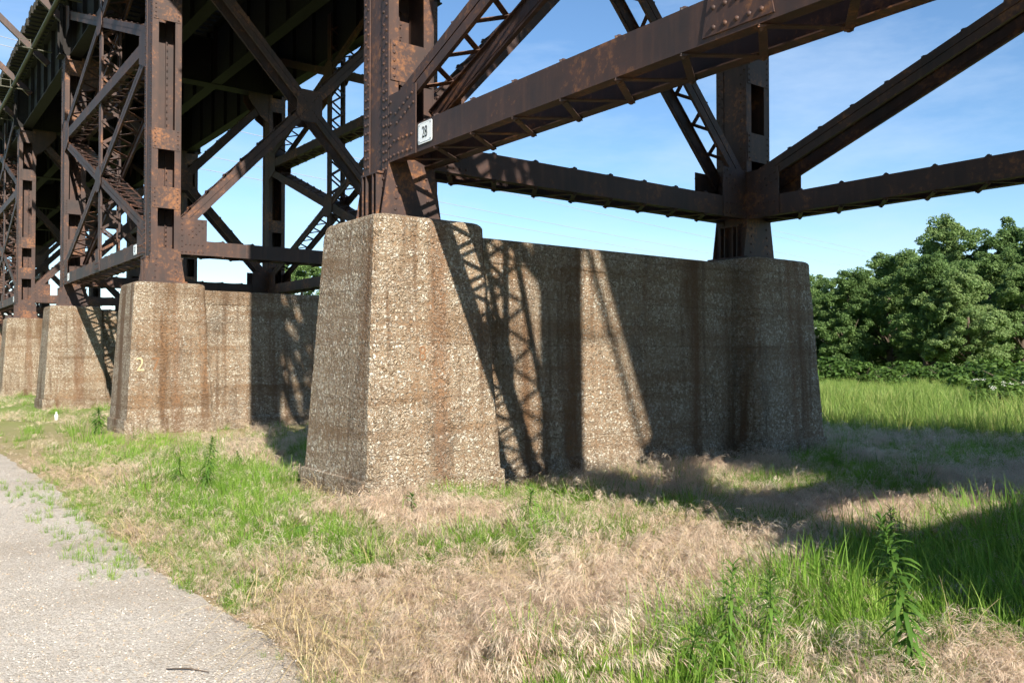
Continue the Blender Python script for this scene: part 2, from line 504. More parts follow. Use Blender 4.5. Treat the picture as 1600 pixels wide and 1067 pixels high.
# on the -Y face of the pedestals (batter 0.16 in 2.81 m)
tilt = math.atan2(0.16, 2.81)
def face_text(txt, size, mat, n, dx, z, name):
    yb = -0.825 + 0.16 * (z - 0.28) / 2.81 - 0.004
    mtx = Matrix.Translation((-HALF + dx, yb, z)) @ Matrix.Rotation(R(90) - tilt, 4, 'X')
    link(name, text_mesh(txt, size, name, mat, 0.002, 0.85), piers[n], mtx)
face_text('2', 0.40, M['chalk'], 27, -0.62, 1.42, 'painted_numeral')
face_text('7', 0.40, M['stain'], 27, -0.32, 1.42, 'painted_numeral')
face_text('8', 0.24, M['stain'], 28, -0.18, 1.62, 'painted_numeral')

# ------------------------------------------------------------------ steel towers
CH, CD = 0.29, 0.30       # column half width (X) and half depth (Y)
CTOP = 10.95
battens = [(4.76, 5.22), (6.02, 6.46), (8.80, 9.25), (10.35, 10.85)]

def column_meshes():
    mb = MB()
    for s in (-1, 1):
        mb.box((min(s*CH, s*(CH-0.02)), -CD, TOP+0.06), (max(s*CH, s*(CH-0.02)), CD, CTOP))           # side plate
        for a, b_ in ((-CD-0.004, -CD+0.145), (CD-0.145, CD+0.004)):                                  # angle legs on the side
            x0, x1 = sorted((s*CH, s*(CH+0.013)))
            mb.box((x0, a, TOP+0.07), (x1, b_, CTOP-0.004))
        for yy in (-1, 1):                                                                             # angle legs on the open faces
            x0, x1 = sorted((s*(CH-0.001), s*(CH-0.12)))
            y0, y1 = sorted((yy*(CD-0.002), yy*(CD-0.02)))
            mb.box((x0, y0, TOP+0.065), (x1, y1, CTOP-0.002))
    mb.box((-CH+0.021, CD-0.075, TOP+0.07), (CH-0.021, CD-0.06, CTOP-0.01))                            # web plate near the back
    mb.box((0.10, CD-0.12, TOP+0.08), (0.115, CD-0.076, CTOP-0.02))                                    # angle on the web
    col = mb.mesh('column', M['steel'])
    mb = MB()                                                                                          # rivets
    z = TOP + 0.2; i = 0
    while z < CTOP - 0.1:
        for s in (-1, 1):
            for yy in (-1, 1):
                mb.dome((s*(CH+0.013), yy*(CD-0.045), z), (s, 0, 0))
                mb.dome((s*(CH+0.013), yy*(CD-0.11), z + (0.075 if z > 4.7 else 0.0)), (s, 0, 0))
        mb.dome((0.13, CD-0.12, z), (0, -1, 0), 0.017)
        z += 0.10 if z < 4.7 else 0.15
    for a, b_ in battens:
        for s in (-1, 1):
            zz = a + 0.05
            while zz < b_ - 0.02:
                mb.dome((s*(CH-0.055), -CD-0.012, zz), (0, -1, 0)); zz += 0.09
    for s in (-1, 1):
        for k_ in range(4): mb.dome((s*(0.19 + 0.03*(3-k_)/3), -CD-0.016, TOP+0.14+0.13*k_), (0, -1, 0))
    riv = mb.mesh('rivets', M['steel'], True)
    mb = MB(); mb.box((-CH+0.012, -CD-0.012, 0), (CH-0.012, -CD-0.0015, 1.0)); bat = mb.mesh('batten_plate', M['steel_warm'])
    # shoe: flared plates, base plates and stiffeners
    mb = MB()
    for yy in (-1, 1):
        y0, y1 = sorted((yy*(CD+0.001), yy*(CD+0.016)))
        mb.prism([(-0.40, TOP+0.06), (0.40, TOP+0.06), (0.31, TOP+0.62), (0.293, TOP+0.76), (-0.293, TOP+0.76), (-0.31, TOP+0.62)], 'y', y0, y1)
    for s in (-1, 1):
        x0, x1 = sorted((s*(CH+0.014), s*(CH+0.10)))
        mb.box((x0, -0.2, TOP+0.56), (x1, 0.2, TOP+0.585))
        for yy in (-0.17, -0.08, 0.08, 0.17):
            mb.box((x0, yy-0.008, TOP+0.06), (x1 - 0.015*s if s > 0 else x1, yy+0.008, TOP+0.56))
    mb.box((-0.43, -0.40, TOP+0.028), (0.43, 0.40, TOP+0.06)); mb.box((-0.48, -0.44, TOP-0.01), (0.48, 0.44, TOP+0.026))
    shoe = mb.mesh('column_shoe', M['steel_warm'])
    return col, riv, bat, shoe
col_me, riv_me, bat_me, shoe_me = column_meshes()

def frame(p0, p1, v):
    u = (Vector(p1) - Vector(p0)); L = u.length; u.normalize()
    v = Vector(v); w = u.cross(v).normalized()
    if w.z < -1e-4 or (abs(w.z) < 1e-4 and False): v = -v; w = -w
    m = Matrix((( u.x, v.x, w.x, p0[0]), (u.y, v.y, w.y, p0[1]), (u.z, v.z, w.z, p0[2]), (0, 0, 0, 1)))
    return m, L

bar_cache = {}
def laced(parent, name, p0, p1, v, hg, depth, faces=(1,), single=None, step=0.28, leg=0.05, split=True):
    """two angle-built sides joined by flat lacing bars; single = function(local x) -> bool: bar is its own object"""
    mtx, L = frame(p0, p1, v)
    mb = MB(); h = depth / 2
    for s in (-1, 1):
        y0, y1 = sorted((s*hg, s*(hg-0.014)))
        if split:
            mb.box((0, y0, 0.009), (L, y1, h)); mb.box((0, y0, -h), (L, y1, -0.009))
            yb0, yb1 = sorted((s*(hg-0.0145), s*(hg-0.02)))
            mb.box((0.01, yb0, -0.05), (L-0.01, yb1, 0.05))
        else:
            mb.box((0, y0, -h), (L, y1, h))
        for k_ in (-1, 1):
            ya, yb = sorted((s*(hg-0.0142), s*(hg-leg)))
            za, zb = sorted((k_*(h-0.001), k_*(h-0.013)))
            mb.box((0.004, ya, za), (L-0.004, yb, zb))
    part = mb.build(name, M['steel'], parent, matrix=mtx)
    span = 2*(hg - 0.045)
    n = max(1, int((L - 0.5) / step))
    step = (L - 0.5) / n
    blen = math.hypot(span, step) + 0.07
    key = round(blen, 3)
    if key not in bar_cache:
        bb = MB(); bb.box((-blen/2, -0.03, -0.005), (blen/2, 0.03, 0.005)); bar_cache[key] = bb.mesh('lacing_bar', M['steel'])
    rest = MB(); riv = MB()
    for fz in faces:
        zz = fz * (h + 0.0065)
        for i in range(n):
            sg = 1 if i % 2 == 0 else -1
            xa = 0.25 + i*step
            c = Vector((xa + step/2, 0, zz + fz * (0.0102 if i % 2 else 0)))
            ang = math.atan2(sg*span, step)
            riv.dome((xa, -sg*span/2, zz + fz*0.014), (0, 0, fz), 0.026)
            if single and single(xa + step/2):
                link('lacing_bar', bar_cache[key], part, Matrix.Translation(c) @ Matrix.Rotation(ang, 4, 'Z'))
            else:
                d = Vector((math.cos(ang), math.sin(ang), 0)) * blen/2
                rest.beam(c - d, c + d, 0.06, 0.01)
    if rest.v: rest.build('lacing', M['steel'], part, stuff=True)
    if riv.v: riv.build('rivets', M['steel'], part, True, stuff=True)
    return part

def gusset(parent, axis, plane, pts, rows, nrm, th=0.012, warm=False):
    mb = MB(); a0, a1 = sorted((plane, plane - nrm*th)); mb.prism(pts, axis, a0, a1)
    o = mb.build('gusset_plate', M['steel_warm' if warm else 'steel'], parent)
    if rows:
        rv = MB()
        for a, c in rows:
            p_ = (plane, a, c) if axis == 'x' else (a, plane, c)
            d_ = (nrm, 0, 0) if axis == 'x' else (0, nrm, 0)
            rv.dome(p_, d_)
        rv.build('rivets', M['steel'], o, True, stuff=True)
    return o

ZS = (3.81 + 4.125) / 2; HS = 0.315       # lower strut
ZM = 8.42                                   # middle strut
def make_tower(name, detail):
    T = empty(name, (0, 0, 0))
    for x in (-HALF, HALF):
        for y in (0, BAY):
            c = link('column', col_me, T, Matrix.Translation((x, y, 0)))
            link('rivets', riv_me, c, stuff=True); link('column_shoe', shoe_me, c)
            for a, b_ in battens:
                link('batten_plate', bat_me, c, Matrix.Translation((0, 0, a)) @ Matrix.Diagonal((1, 1, b_ - a, 1)))
    # which lacing bars the picture shows one by one
    vis_long = (lambda x: x > 4.2) if detail else None
    for x in (-HALF, HALF):
        s = -1 if x < 0 else 1
        laced(T, 'strut', (x, CD+0.02, ZS), (x, BAY-CD-0.02, ZS), (1,0,0), 0.285, HS, (1, -1), vis_long, 0.33, leg=0.12, split=False)
        laced(T, 'strut', (x, CD+0.02, ZM), (x, BAY-CD-0.02, ZM), (1,0,0), 0.285, 0.28, (1, -1), None, 0.33, leg=0.12, split=False)
        # crossed diagonals of the two panels
        laced(T, 'diagonal_brace', (x, CD+0.05, ZM-0.25), (x, BAY-CD-0.05, ZS+0.42), (1,0,0), 0.281, 0.24, (1,), vis_long)
        laced(T, 'diagonal_brace', (x, CD+0.05, ZS+0.42), (x, BAY-CD-0.05, ZM-0.25), (1,0,0), 0.265, 0.24, (1,), None)
        laced(T, 'diagonal_brace', (x, CD+0.05, 12.2), (x, BAY-CD-0.05, ZM+0.28), (1,0,0), 0.279, 0.24, (1,), None)
        laced(T, 'diagonal_brace', (x, CD+0.05, ZM+0.28), (x, BAY-CD-0.05, 12.2), (1,0,0), 0.263, 0.24, (1,), None)
        laced(T, 'middle_post', (x, BAY/2, ZS+0.17), (x, BAY/2, 12.3), (1,0,0), 0.25, 0.26, (1,-1), None)
        for sx in (-1, 1):
            for yc, dr in ((0, 1), (BAY, -1)):
                y0 = yc + dr*(CD+0.006); y1 = yc + dr*(CD+0.60)
                pts = [(y0, ZS-0.165), (y1, ZS-0.165), (y1, ZS+0.60), (y0, ZS+0.60)]
                rows = []
                for k_ in range(6):
                    rows += [(yc+dr*(CD+0.05), ZS-0.11+0.125*k_)]
                for k_ in range(5):
                    rows += [(yc+dr*(CD+0.13+0.095*k_), ZS-0.10), (yc+dr*(CD+0.13+0.095*k_), ZS+0.06),
                             (yc+dr*(CD+0.16+0.09*k_), ZS+0.36+0.037*k_), (yc+dr*(CD+0.19+0.09*k_), ZS+0.25+0.037*k_)]
                gusset(T, 'x', x + sx*0.299, pts, rows, sx)
                for zc in (ZM, 12.0):
                    y1 = yc + dr*(CD+0.55)
                    gusset(T, 'x', x + sx*0.298, [(y0, zc-0.5), (y1, zc-0.3), (y1, zc+0.3), (y0, zc+0.5)], None, sx)
            for zc in (6.27, 10.45):
                m_ = BAY/2
                gusset(T, 'x', x + sx*0.2955, [(m_-0.32,zc-0.18),(m_-0.15,zc-0.34),(m_+0.15,zc-0.34),(m_+0.32,zc-0.18),(m_+0.32,zc+0.18),(m_+0.15,zc+0.34),(m_-0.15,zc+0.34),(m_-0.32,zc+0.18)], None, sx)
            gusset(T, 'x', x + sx*0.297, [(BAY/2-0.3, ZS-0.12), (BAY/2+0.3, ZS-0.12), (BAY/2+0.18, ZS+0.45), (BAY/2-0.18, ZS+0.45)],
                   [(BAY/2-0.2+0.1*k_, ZS+q) for k_ in range(5) for q in (-0.07, 0.07)], sx)
    for y in (0, BAY):
        near = detail and y > 1
        sg = (lambda x: True) if near else None
        laced(T, 'strut', (-HALF+CH+0.02, y, ZS), (HALF-CH-0.02, y, ZS), (0,1,0), 0.275, HS, (1, -1), sg, 0.33, leg=0.12, split=False)
        laced(T, 'diagonal_brace', (-HALF+CH+0.05, y, ZS+0.45), (HALF-CH-0.05, y, 10.7), (0,1,0), 0.271, 0.24, (1,), (lambda x: x < 3.4) if near else None)
        laced(T, 'diagonal_brace', (-HALF+CH+0.05, y, 10.7), (HALF-CH-0.05, y, ZS+0.45), (0,1,0), 0.255, 0.24, (1,), (lambda x: x > 4.4) if near else None)
        for sy in (-1, 1):
            for xc, dr in ((-HALF, 1), (HALF, -1)):
                x0 = xc + dr*(CH+0.006); x1 = xc + dr*(CH+0.58)
                rows = [(xc+dr*(CH+0.05), ZS-0.11+0.12*k_) for k_ in range(7)]
                for k_ in range(5):
                    rows += [(xc+dr*(CH+0.13+0.09*k_), ZS-0.10), (xc+dr*(CH+0.13+0.09*k_), ZS+0.06)]
                    rows += [(xc+dr*(CH+0.20+0.07*k_), ZS+0.28+0.075*k_), (xc+dr*(CH+0.28+0.07*k_), ZS+0.22+0.075*k_)]
                gusset(T, 'y', y + sy*0.288, [(x0, ZS-0.162), (x1, ZS-0.162), (x1, ZS+0.62), (x0, ZS+0.62)], rows, sy)
                gusset(T, 'y', y + sy*0.287, [(x0, 9.9), (xc+dr*(CH+0.3), 10.1), (xc+dr*(CH+0.75), 10.7), (xc+dr*(CH+0.75), 10.94), (x0, 10.94)], None, sy)
            zc = (ZS+0.45+10.7)/2
            gusset(T, 'y', y + sy*0.2845, [(-0.32,zc-0.26),(-0.2,zc-0.38),(0.2,zc-0.38),(0.32,zc-0.26),(0.32,zc+0.26),(0.2,zc+0.38),(-0.2,zc+0.38),(-0.32,zc+0.26)],
                   [(q*(0.08+0.05*k_), zc+w_*(0.10+0.06*k_)) for k_ in range(4) for q in (-1,1) for w_ in (-1,1)], sy)
        # deep plate girder across the tops of the columns
        mb = MB()
        for sy in (-1, 1):
            y0, y1 = sorted((y + sy*0.20, y + sy*0.185)); mb.box((-HALF-0.45, y0, 10.98), (HALF+0.45, y1, 12.5))
        for zz in (10.96, 12.48): mb.box((-HALF-0.47, y-0.27, zz), (HALF+0.47, y+0.27, zz+0.035))
        for i in range(9):
            xx = -HALF-0.38 + i*(2*HALF+0.76)/8
            for sy in (-1, 1): 
                y0, y1 = sorted((y + sy*0.201, y + sy*0.26)); mb.box((xx-0.01, y0, 11.0), (xx+0.01, y1, 12.475))
        mb.build('cap_girder', M['deck_shade'], T)
    return T

tower_near = make_tower('steel_tower', True)
tower_near.location = (CX, bent_y(29), 0)
tag(tower_near, 'rusted riveted steel tower carrying the white plate numbered 28 on its strut', 'trestle tower', 'steel towers of the viaduct')
tower_far = make_tower('steel_tower', False)
tower_far.location = (CX, bent_y(27), 0)
tag(tower_far, 'rusted steel tower with two small white number plates on its low strut', 'trestle tower', 'steel towers of the viaduct')
far_lab = {25: 'rusted steel tower just beyond the one with two number plates',
           23: 'distant steel tower with dark braces, second beyond the two plates',
           21: 'farthest dark steel tower at the end of the row'}
for n in (25, 23, 21):
    t_ = copy_tree(tower_far); t_.location = (CX, bent_y(n), 0); t_['label'] = far_lab[n]

# ------------------------------------------------------------------ deck
deck = empty('railway_deck', (CX, bent_y(29), 12.5))
tag(deck, 'dark timber and plate girder railway deck resting on the steel towers', 'railway deck')
YB = bent_y(29) - 2*BAY
gm_ = MB()
gm_.box((-0.012, 0, -1.5), (0.012, BAY, 0.42))
for zz in (-1.52, 0.42): gm_.box((-0.18, 0, zz), (0.18, BAY, zz+0.03))
for i in range(7):
    yy = 0.4 + i * (BAY-0.8)/6
    for s in (-1, 1):
        x0, x1 = sorted((s*0.0125, s*0.13)); gm_.box((x0, yy-0.008, -1.488), (x1, yy+0.008, 0.418))
gird_me = gm_.mesh('girder', M['deck_shade'])
NB = 12
for i in range(NB):
    for gxx in (-HALF, -1.09, 1.09, HALF):
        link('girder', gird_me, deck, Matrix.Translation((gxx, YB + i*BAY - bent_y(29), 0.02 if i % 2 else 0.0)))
tie_l = MB(); tie_l.box((-4.25, -0.13, 0), (3.75, 0.13, 0.25)); tie_me = tie_l.mesh('tie', M['tie'])
ntie = int(NB*BAY/0.42)
for i in range(min(ntie, 295)):
    y = YB - bent_y(29) + 0.2 + i*0.42
    link('tie', tie_me, deck, Matrix.Translation((random.uniform(-0.05, 0.05) + 0.12, y, 0.475)) @ Matrix.Rotation(random.uniform(-0.01, 0.01), 4, 'Z'))
Ld = NB*BAY
for xx in (-2.9, -1.46, 1.46, 2.9):
    mb = MB(); mb.box((xx-0.035, YB-bent_y(29), 0.73), (xx+0.035, YB-bent_y(29)+Ld, 0.88)); mb.build('rail', M['rail'], deck)
for xx in (-3.95, 3.6):
    mb = MB(); mb.box((xx-0.1, YB-bent_y(29), 0.728), (xx+0.1, YB-bent_y(29)+Ld, 0.9)); mb.build('guard_timber', M['tie'], deck)
for xx, zz in ((-4.02, -0.45), (4.25, 0.55)):
    mb = MB(); mb.tube([(xx, YB-bent_y(29), zz), (xx, YB-bent_y(29)+Ld, zz)], 0.075, 8); mb.build('pipe', M['pipe'], deck, True)
    for i in range(20):
        y = YB-bent_y(29) + 8 + i*BAY/2
        s = -1 if xx < 0 else 1
        mb = MB()
        mb.box((xx - 0.55, y-0.04, zz-0.11), (xx + 0.55, y+0.04, zz-0.078))
        for q in (-0.42, -0.1): 
            mb.box((xx + s*abs(q) - 0.012, y-0.012, zz-0.078), (xx + s*abs(q) + 0.012, y+0.012, zz+0.22))
        mb.box((min(xx+s*0.08, xx+s*0.45), y-0.01, zz+0.18), (max(xx+s*0.08, xx+s*0.45), y+0.01, zz+0.2))
        mb.build('pipe_bracket', M['pipe'], deck)
for i in range(9):                                  # raking outriggers along the near edge
    y = 14 + i * 4.2
    mb = MB(); mb.beam((-3.4, y, -0.6), (-5.4, y + 0.2, 1.3), 0.16, 0.2); mb.build('outrigger', M['steel'], deck)

# ------------------------------------------------------------------ number plates
def make_sign(txt, y, label):
    x = CX - HALF - 0.2865
    o = empty('number_plate', (x, y, ZS + 0.02))
    mtx = Matrix(((0, 0, -1, 0), (-1, 0, 0, 0), (0, 1, 0, 0), (0, 0, 0, 1)))
    def rr(w, h, r, z0, z1, nm, mat):
        pts = []
        for cx_, cy_, a0 in ((w-r, h-r, 0), (-w+r, h-r, 90), (-w+r, -h+r, 180), (w-r, -h+r, 270)):
            for k_ in range(4):
                a = R(a0 + 30*k_); pts.append((cx_ + r*math.cos(a), cy_ + r*math.sin(a)))
        mb = MB(); mb.prism(pts, 'z', z0, z1); mb.build(nm, mat, o, matrix=mtx)
    rr(0.145, 0.118, 0.022, -0.002, 0.006, 'plate', M['ink'])
    rr(0.141, 0.114, 0.020, 0.0062, 0.010, 'face', M['sign'])
    rr(0.128, 0.101, 0.014, 0.0102, 0.0112, 'border_line', M['ink'])
    rr(0.125, 0.098, 0.012, 0.0114, 0.0126, 'panel', M['sign'])
    link('numerals', text_mesh(txt, 0.175, 'numerals', M['ink'], 0.0012, 0.62), o, mtx @ Matrix.Translation((0, -0.002, 0.0139)))
    bo = MB()
    for sx in (-1, 1):
        for sy in (-1, 1): bo.dome((sx*0.112, sy*0.086, 0.0127), (0, 0, 1), 0.007)
    bo.build('screws', M['ink'], o, matrix=mtx, stuff=True)
    tag(o, label, 'sign', 'number plates on the struts')
yc = bent_y(28)
make_sign('28', yc - CD - 0.60 - 0.19, 'white number plate reading 28 with black numerals')
make_sign('27', bent_y(27) + CD + 0.78, 'small white number plate reading 27 beside the column over the painted 2')
make_sign('26', bent_y(26) - CD - 0.78, 'small white number plate reading 26 at the low end of its strut')
make_sign('25', bent_y(25) + CD + 0.78, 'small white number plate reading 25 on the third tower')

# ------------------------------------------------------------------ wires across the sky
def wire(p0, p1, sag, label):
    mb = MB(); pts = []
    for i in range(25):
        t = i/24; q = Vector(p0).lerp(Vector(p1), t); q.z -= sag*4*t*(1-t); pts.append(q)
    mb.tube(pts, 0.022, 5)
    tag(mb.build('overhead_wire', M['wire'], None, True), label, 'wire', 'overhead wires behind the viaduct')
for k_, (h, off) in enumerate(((13.0, 0), (14.6, 1.5), (16.2, 0.5), (19.5, 3.0), (21.0, 4.5))):
    a = at(300, 52 + off*2, 1.6 + h); b_ = at(1330, 142 + off*3, 1.6 + h)
    d = (b_ - a)
    wire(a - d*0.8, b_ + d*0.5, 1.4, ('lowest', 'second lowest', 'middle', 'second highest', 'highest')[k_] + ' of the thin overhead wires crossing the sky beyond the towers')

# ------------------------------------------------------------------ trees
def leaf_mesh(name, clumps, per, size, mat, seed, flat=0.0):
    """many small leaf faces gathered round clump centres; clumps = [(centre, radius)]"""
    rs = np.random.RandomState(seed)
    V = []; tone = []
    for (c, r) in clumps:
        n = int(per * rs.uniform(0.7, 1.3))
        d = rs.normal(size=(n, 3)); d /= np.linalg.norm(d, axis=1)[:, None]
        rad = r * rs.uniform(0.25, 1.0, n) ** 0.5
        p_ = np.array(c) + d * rad[:, None] * np.array((1, 1, 0.75))
        nr = d * 0.7 + rs.normal(size=(n, 3)) * 0.6 + np.array((0, 0, 0.5)); nr /= np.linalg.norm(nr, axis=1)[:, None]
        t = np.cross(nr, rs.normal(size=(n, 3))); t /= np.linalg.norm(t, axis=1)[:, None]
        bt = np.cross(nr, t)
        s_ = size * rs.uniform(0.6, 1.3, n)[:, None]
        q = np.stack([p_ - t*s_, p_ + bt*s_*0.55 + nr*s_*0.12, p_ + t*s_, p_ - bt*s_*0.55 + nr*s_*0.12], 1)
        V.append(q.reshape(-1, 3)); tone.append(np.repeat(np.clip(rs.uniform(0, 1) * 0.5 + rs.uniform(0, 0.5, n), 0, 1), 4))
    V = np.concatenate(V); tone = np.concatenate(tone)
    nf = len(V) // 4
    me = bpy.data.meshes.new(name)
    me.vertices.add(len(V)); me.vertices.foreach_set('co', V.astype(np.float32).ravel())
    me.loops.add(nf*4); me.loops.foreach_set('vertex_index', np.arange(nf*4, dtype=np.int32))
    me.polygons.add(nf); me.polygons.foreach_set('loop_start', np.arange(0, nf*4, 4, dtype=np.int32)); me.polygons.foreach_set('loop_total', np.full(nf, 4, dtype=np.int32))
    a = me.attributes.new('tone', 'FLOAT', 'POINT'); a.data.foreach_set('value', tone.astype(np.float32))
    me.materials.append(mat); me.update(); me.validate()
    return me

def tree_variant(seed, tall):
    rs = random.Random(seed)
    lobes = []                                   # unit tree: 10 m tall, about 8 m wide
    for i in range(19):
        a = rs.uniform(0, 2*math.pi); z = 1.4 + 7.4*(i + rs.random())/19
        w = 3.1 * math.sin(math.pi * min(1, (z + 0.8) / 10.4)) ** 0.6
        r = rs.uniform(0.35, 1.0) * w
        lobes.append((Vector((math.cos(a)*r, math.sin(a)*r, z)), rs.uniform(1.1, 1.8)))
    lobes.append((Vector((0.2, 0, 8.9)), 1.1))
    clumps = []
    for c, r in lobes:
        for k_ in range(19):
            d = Vector((rs.gauss(0,1), rs.gauss(0,1), rs.gauss(0,1))).normalized()
            clumps.append((tuple(c + d*r*rs.uniform(0.6, 1.1)), rs.uniform(0.28, 0.55)))
    crown = leaf_mesh('crown', clumps, 165, 0.095, M['tree'], seed)
    mb = MB()
    mb.tube([(0,0,-0.3), (0.05,0.03,1.5), (0.1,-0.05,4.0), (0.15,0.0,6.5), (0.2,0,8.6)], [0.32, 0.24, 0.18, 0.11, 0.03], 8)
    for c, r in lobes[:11]:
        z0 = max(1.0, c.z * 0.55)
        mb.tube([(0.06,0,z0), (c.x*0.5, c.y*0.5, (z0+c.z)*0.52), tuple(c)], [0.10, 0.065, 0.02], 5)
    return crown, mb.mesh('trunk', M['bark'], True)
TV = [tree_variant(s_, 0) for s_ in (11, 23, 37, 52, 68)]
trees = [  # column in the picture, metres away, height, width factor, variant, label
 (1478, 79, 14.4, 0.95, 0, 'tallest leafy tree rising behind the others beyond the field'),
 (1588, 76, 13.6, 1.0, 1, 'tall broad tree beyond the field, behind the bushes with white flowers'),
 (1392, 69, 10.2, 1.1, 2, 'rounded dense tree just in front of the tallest tree'),
 (1325, 67, 8.4, 1.0, 3, 'lower tree between the pier end and the rounded dense tree'),
 (1268, 76, 9.0, 1.1, 4, 'dark tree half hidden behind the shaded end of the concrete pier'),
 (1448, 62, 9.2, 1.0, 4, 'bright green tree standing forward of the tallest tree'),
 (1515, 58, 7.4, 1.15, 0, 'low spreading tree with sunlit leaves at the edge of the field'),
 (1600, 60, 8.2, 1.1, 2, 'bushy tree at the field edge beside the low spreading tree'),
 (1545, 70, 10.2, 1.1, 3, 'mid height tree filling the gap behind the low spreading tree'),
 (1680, 64, 11.0, 1.1, 1, 'wide tree at the far end of the tree line past the bushy tree'),
 (1640, 72, 12.0, 1.1, 0, 'tall full tree closing the tree line behind the bushy tree'),
 (1545, 84, 11.4, 1.15, 4, 'tall background tree beside the tallest tree'),
 (1425, 74, 10.6, 1.1, 3, 'full round tree leaning against the tallest tree'),
 (1220, 72, 7.6, 1.1, 2, 'low tree hidden behind the pier wall with only its crown edge showing'),
 (468, 98, 13.4, 1.1, 3, 'lone tree crown seen under the steel braces between two piers'),
 (1420, 84, 11.2, 1.2, 1, 'background tree between the rounded tree and the tallest tree'),
 (1350, 82, 9.6, 1.2, 0, 'background tree behind the lower tree near the pier end'),
]
for i, (px, d, hgt, wf, v, lab) in enumerate(trees):
    e = empty('broadleaf_tree', at(px, d)); s_ = hgt / 10.0
    e.scale = (s_*wf, s_*wf, s_); e.rotation_euler = (0, 0, 1.3*i)
    link('crown', TV[v][0], e); link('trunk', TV[v][1], e)
    tag(e, lab, 'tree', 'trees beyond the field')

# shrubs
def shrub_variant(seed):
    rs = random.Random(seed); cl = []
    for i in range(46):
        a = rs.uniform(0, 6.28); r = rs.uniform(0, 1.0); z = rs.uniform(0.15, 1.0) * (1.05 - 0.5*r*r)
        cl.append(((math.cos(a)*r*1.25, math.sin(a)*r*1.25, z), rs.uniform(0.15, 0.34)))
    mb = MB()
    for i in range(7):
        a = i*0.9; mb.tube([(0,0,-0.1), (math.cos(a)*0.35, math.sin(a)*0.35, 0.45), (math.cos(a)*0.8, math.sin(a)*0.8, 0.8)], [0.03, 0.02, 0.008], 5)
    return leaf_mesh('foliage', cl, 75, 0.075, M['shrub'], seed), mb.mesh('stems', M['bark'], True)
SV = [shrub_variant(s_) for s_ in (5, 6, 7)]
shr = [(1300, 55, 2.0, 'leafy shrub under the trees close to the pier end'), (1350, 54, 1.7, 'shrub under the lower tree at the back of the field'),
       (1420, 54, 1.8, 'shrub under the rounded dense tree'), (1480, 50, 1.6, 'shrub below the bright green tree'),
       (1545, 40, 1.7, 'dark round bush standing out in the field'), (1592, 36, 1.9, 'dark bush beside the white flowers in the field'),
       (1625, 30, 1.6, 'leafy bush at the field edge by the white flowers'), (1585, 23, 1.1, 'small leafy bush close behind the shaded strip of grass'),
       (1555, 48, 2.0, 'shrub at the foot of the low spreading tree'), (1390, 46, 1.2, 'low shrub alone in the middle of the field')]
for i, (px, d, h, lab) in enumerate(shr):
    e = empty('shrub', at(px, d)); e.scale = (h, h, h*0.65); e.rotation_euler = (0, 0, i*2.1)
    link('foliage', SV[i % 3][0], e); link('stems', SV[i % 3][1], e)
    tag(e, lab, 'shrub', 'shrubs along the field')

# ------------------------------------------------------------------ grass
def src_collection(name, meshes):
    c = bpy.data.collections.new(name)
    for i, me in enumerate(meshes):
        o = bpy.data.objects.new('%s_%02d' % (name, i), me); c.objects.link(o)
    return c
def ribbon_mesh(name, mat, blades):
    """blades: list of (points, widths, side vector, tone)"""
    V = []; F = []; T = []
    for pts, ws, side, tone in blades:
        o = len(V)
        for p_, w in zip(pts, ws):
            V.append(tuple(p_ - side*w)); V.append(tuple(p_ + side*w)); T += [tone, tone]
        for i in range(len(pts)-1): F.append((o+2*i, o+2*i+1, o+2*i+3, o+2*i+2))
    me = bpy.data.meshes.new(name); me.from_pydata(V, [], F); me.materials.append(mat)
    a = me.attributes.new('tone', 'FLOAT', 'POINT'); a.data.foreach_set('value', np.array(T, dtype=np.float32))
    for p_ in me.polygons: p_.use_smooth = True
    return me
def blade(rs, base, h, lean, w, az, segs=4, droop=0.5):
    pts = []; d = Vector((math.cos(az), math.sin(az), 0))
    for i in range(segs+1):
        t = i/segs
        pts.append(base + d*(lean*h*t**1.8) + Vector((0, 0, h*(t - droop*lean*t**2.6*0.6))))
    ws = [w*(1 - (i/segs)**1.6)*0.5 + 0.0003 for i in range(segs+1)]
    tw = az + math.pi/2 + rs.uniform(-0.7, 0.7)
    return pts, ws, Vector((math.cos(tw), math.sin(tw), 0)), rs.random()
def green_clump(seed, n, h, rad, w, mat, nm):
    rs = random.Random(seed); B = []
    for i in range(n):
        a = rs.uniform(0, 6.28); r = rad*math.sqrt(rs.random())
        B.append(blade(rs, Vector((math.cos(a)*r, math.sin(a)*r, -0.02)), h*rs.uniform(0.5, 1.15), rs.uniform(0.1, 0.8), w*rs.uniform(0.7, 1.3), a + rs.uniform(-1, 1)))
    return ribbon_mesh(nm, mat, B)
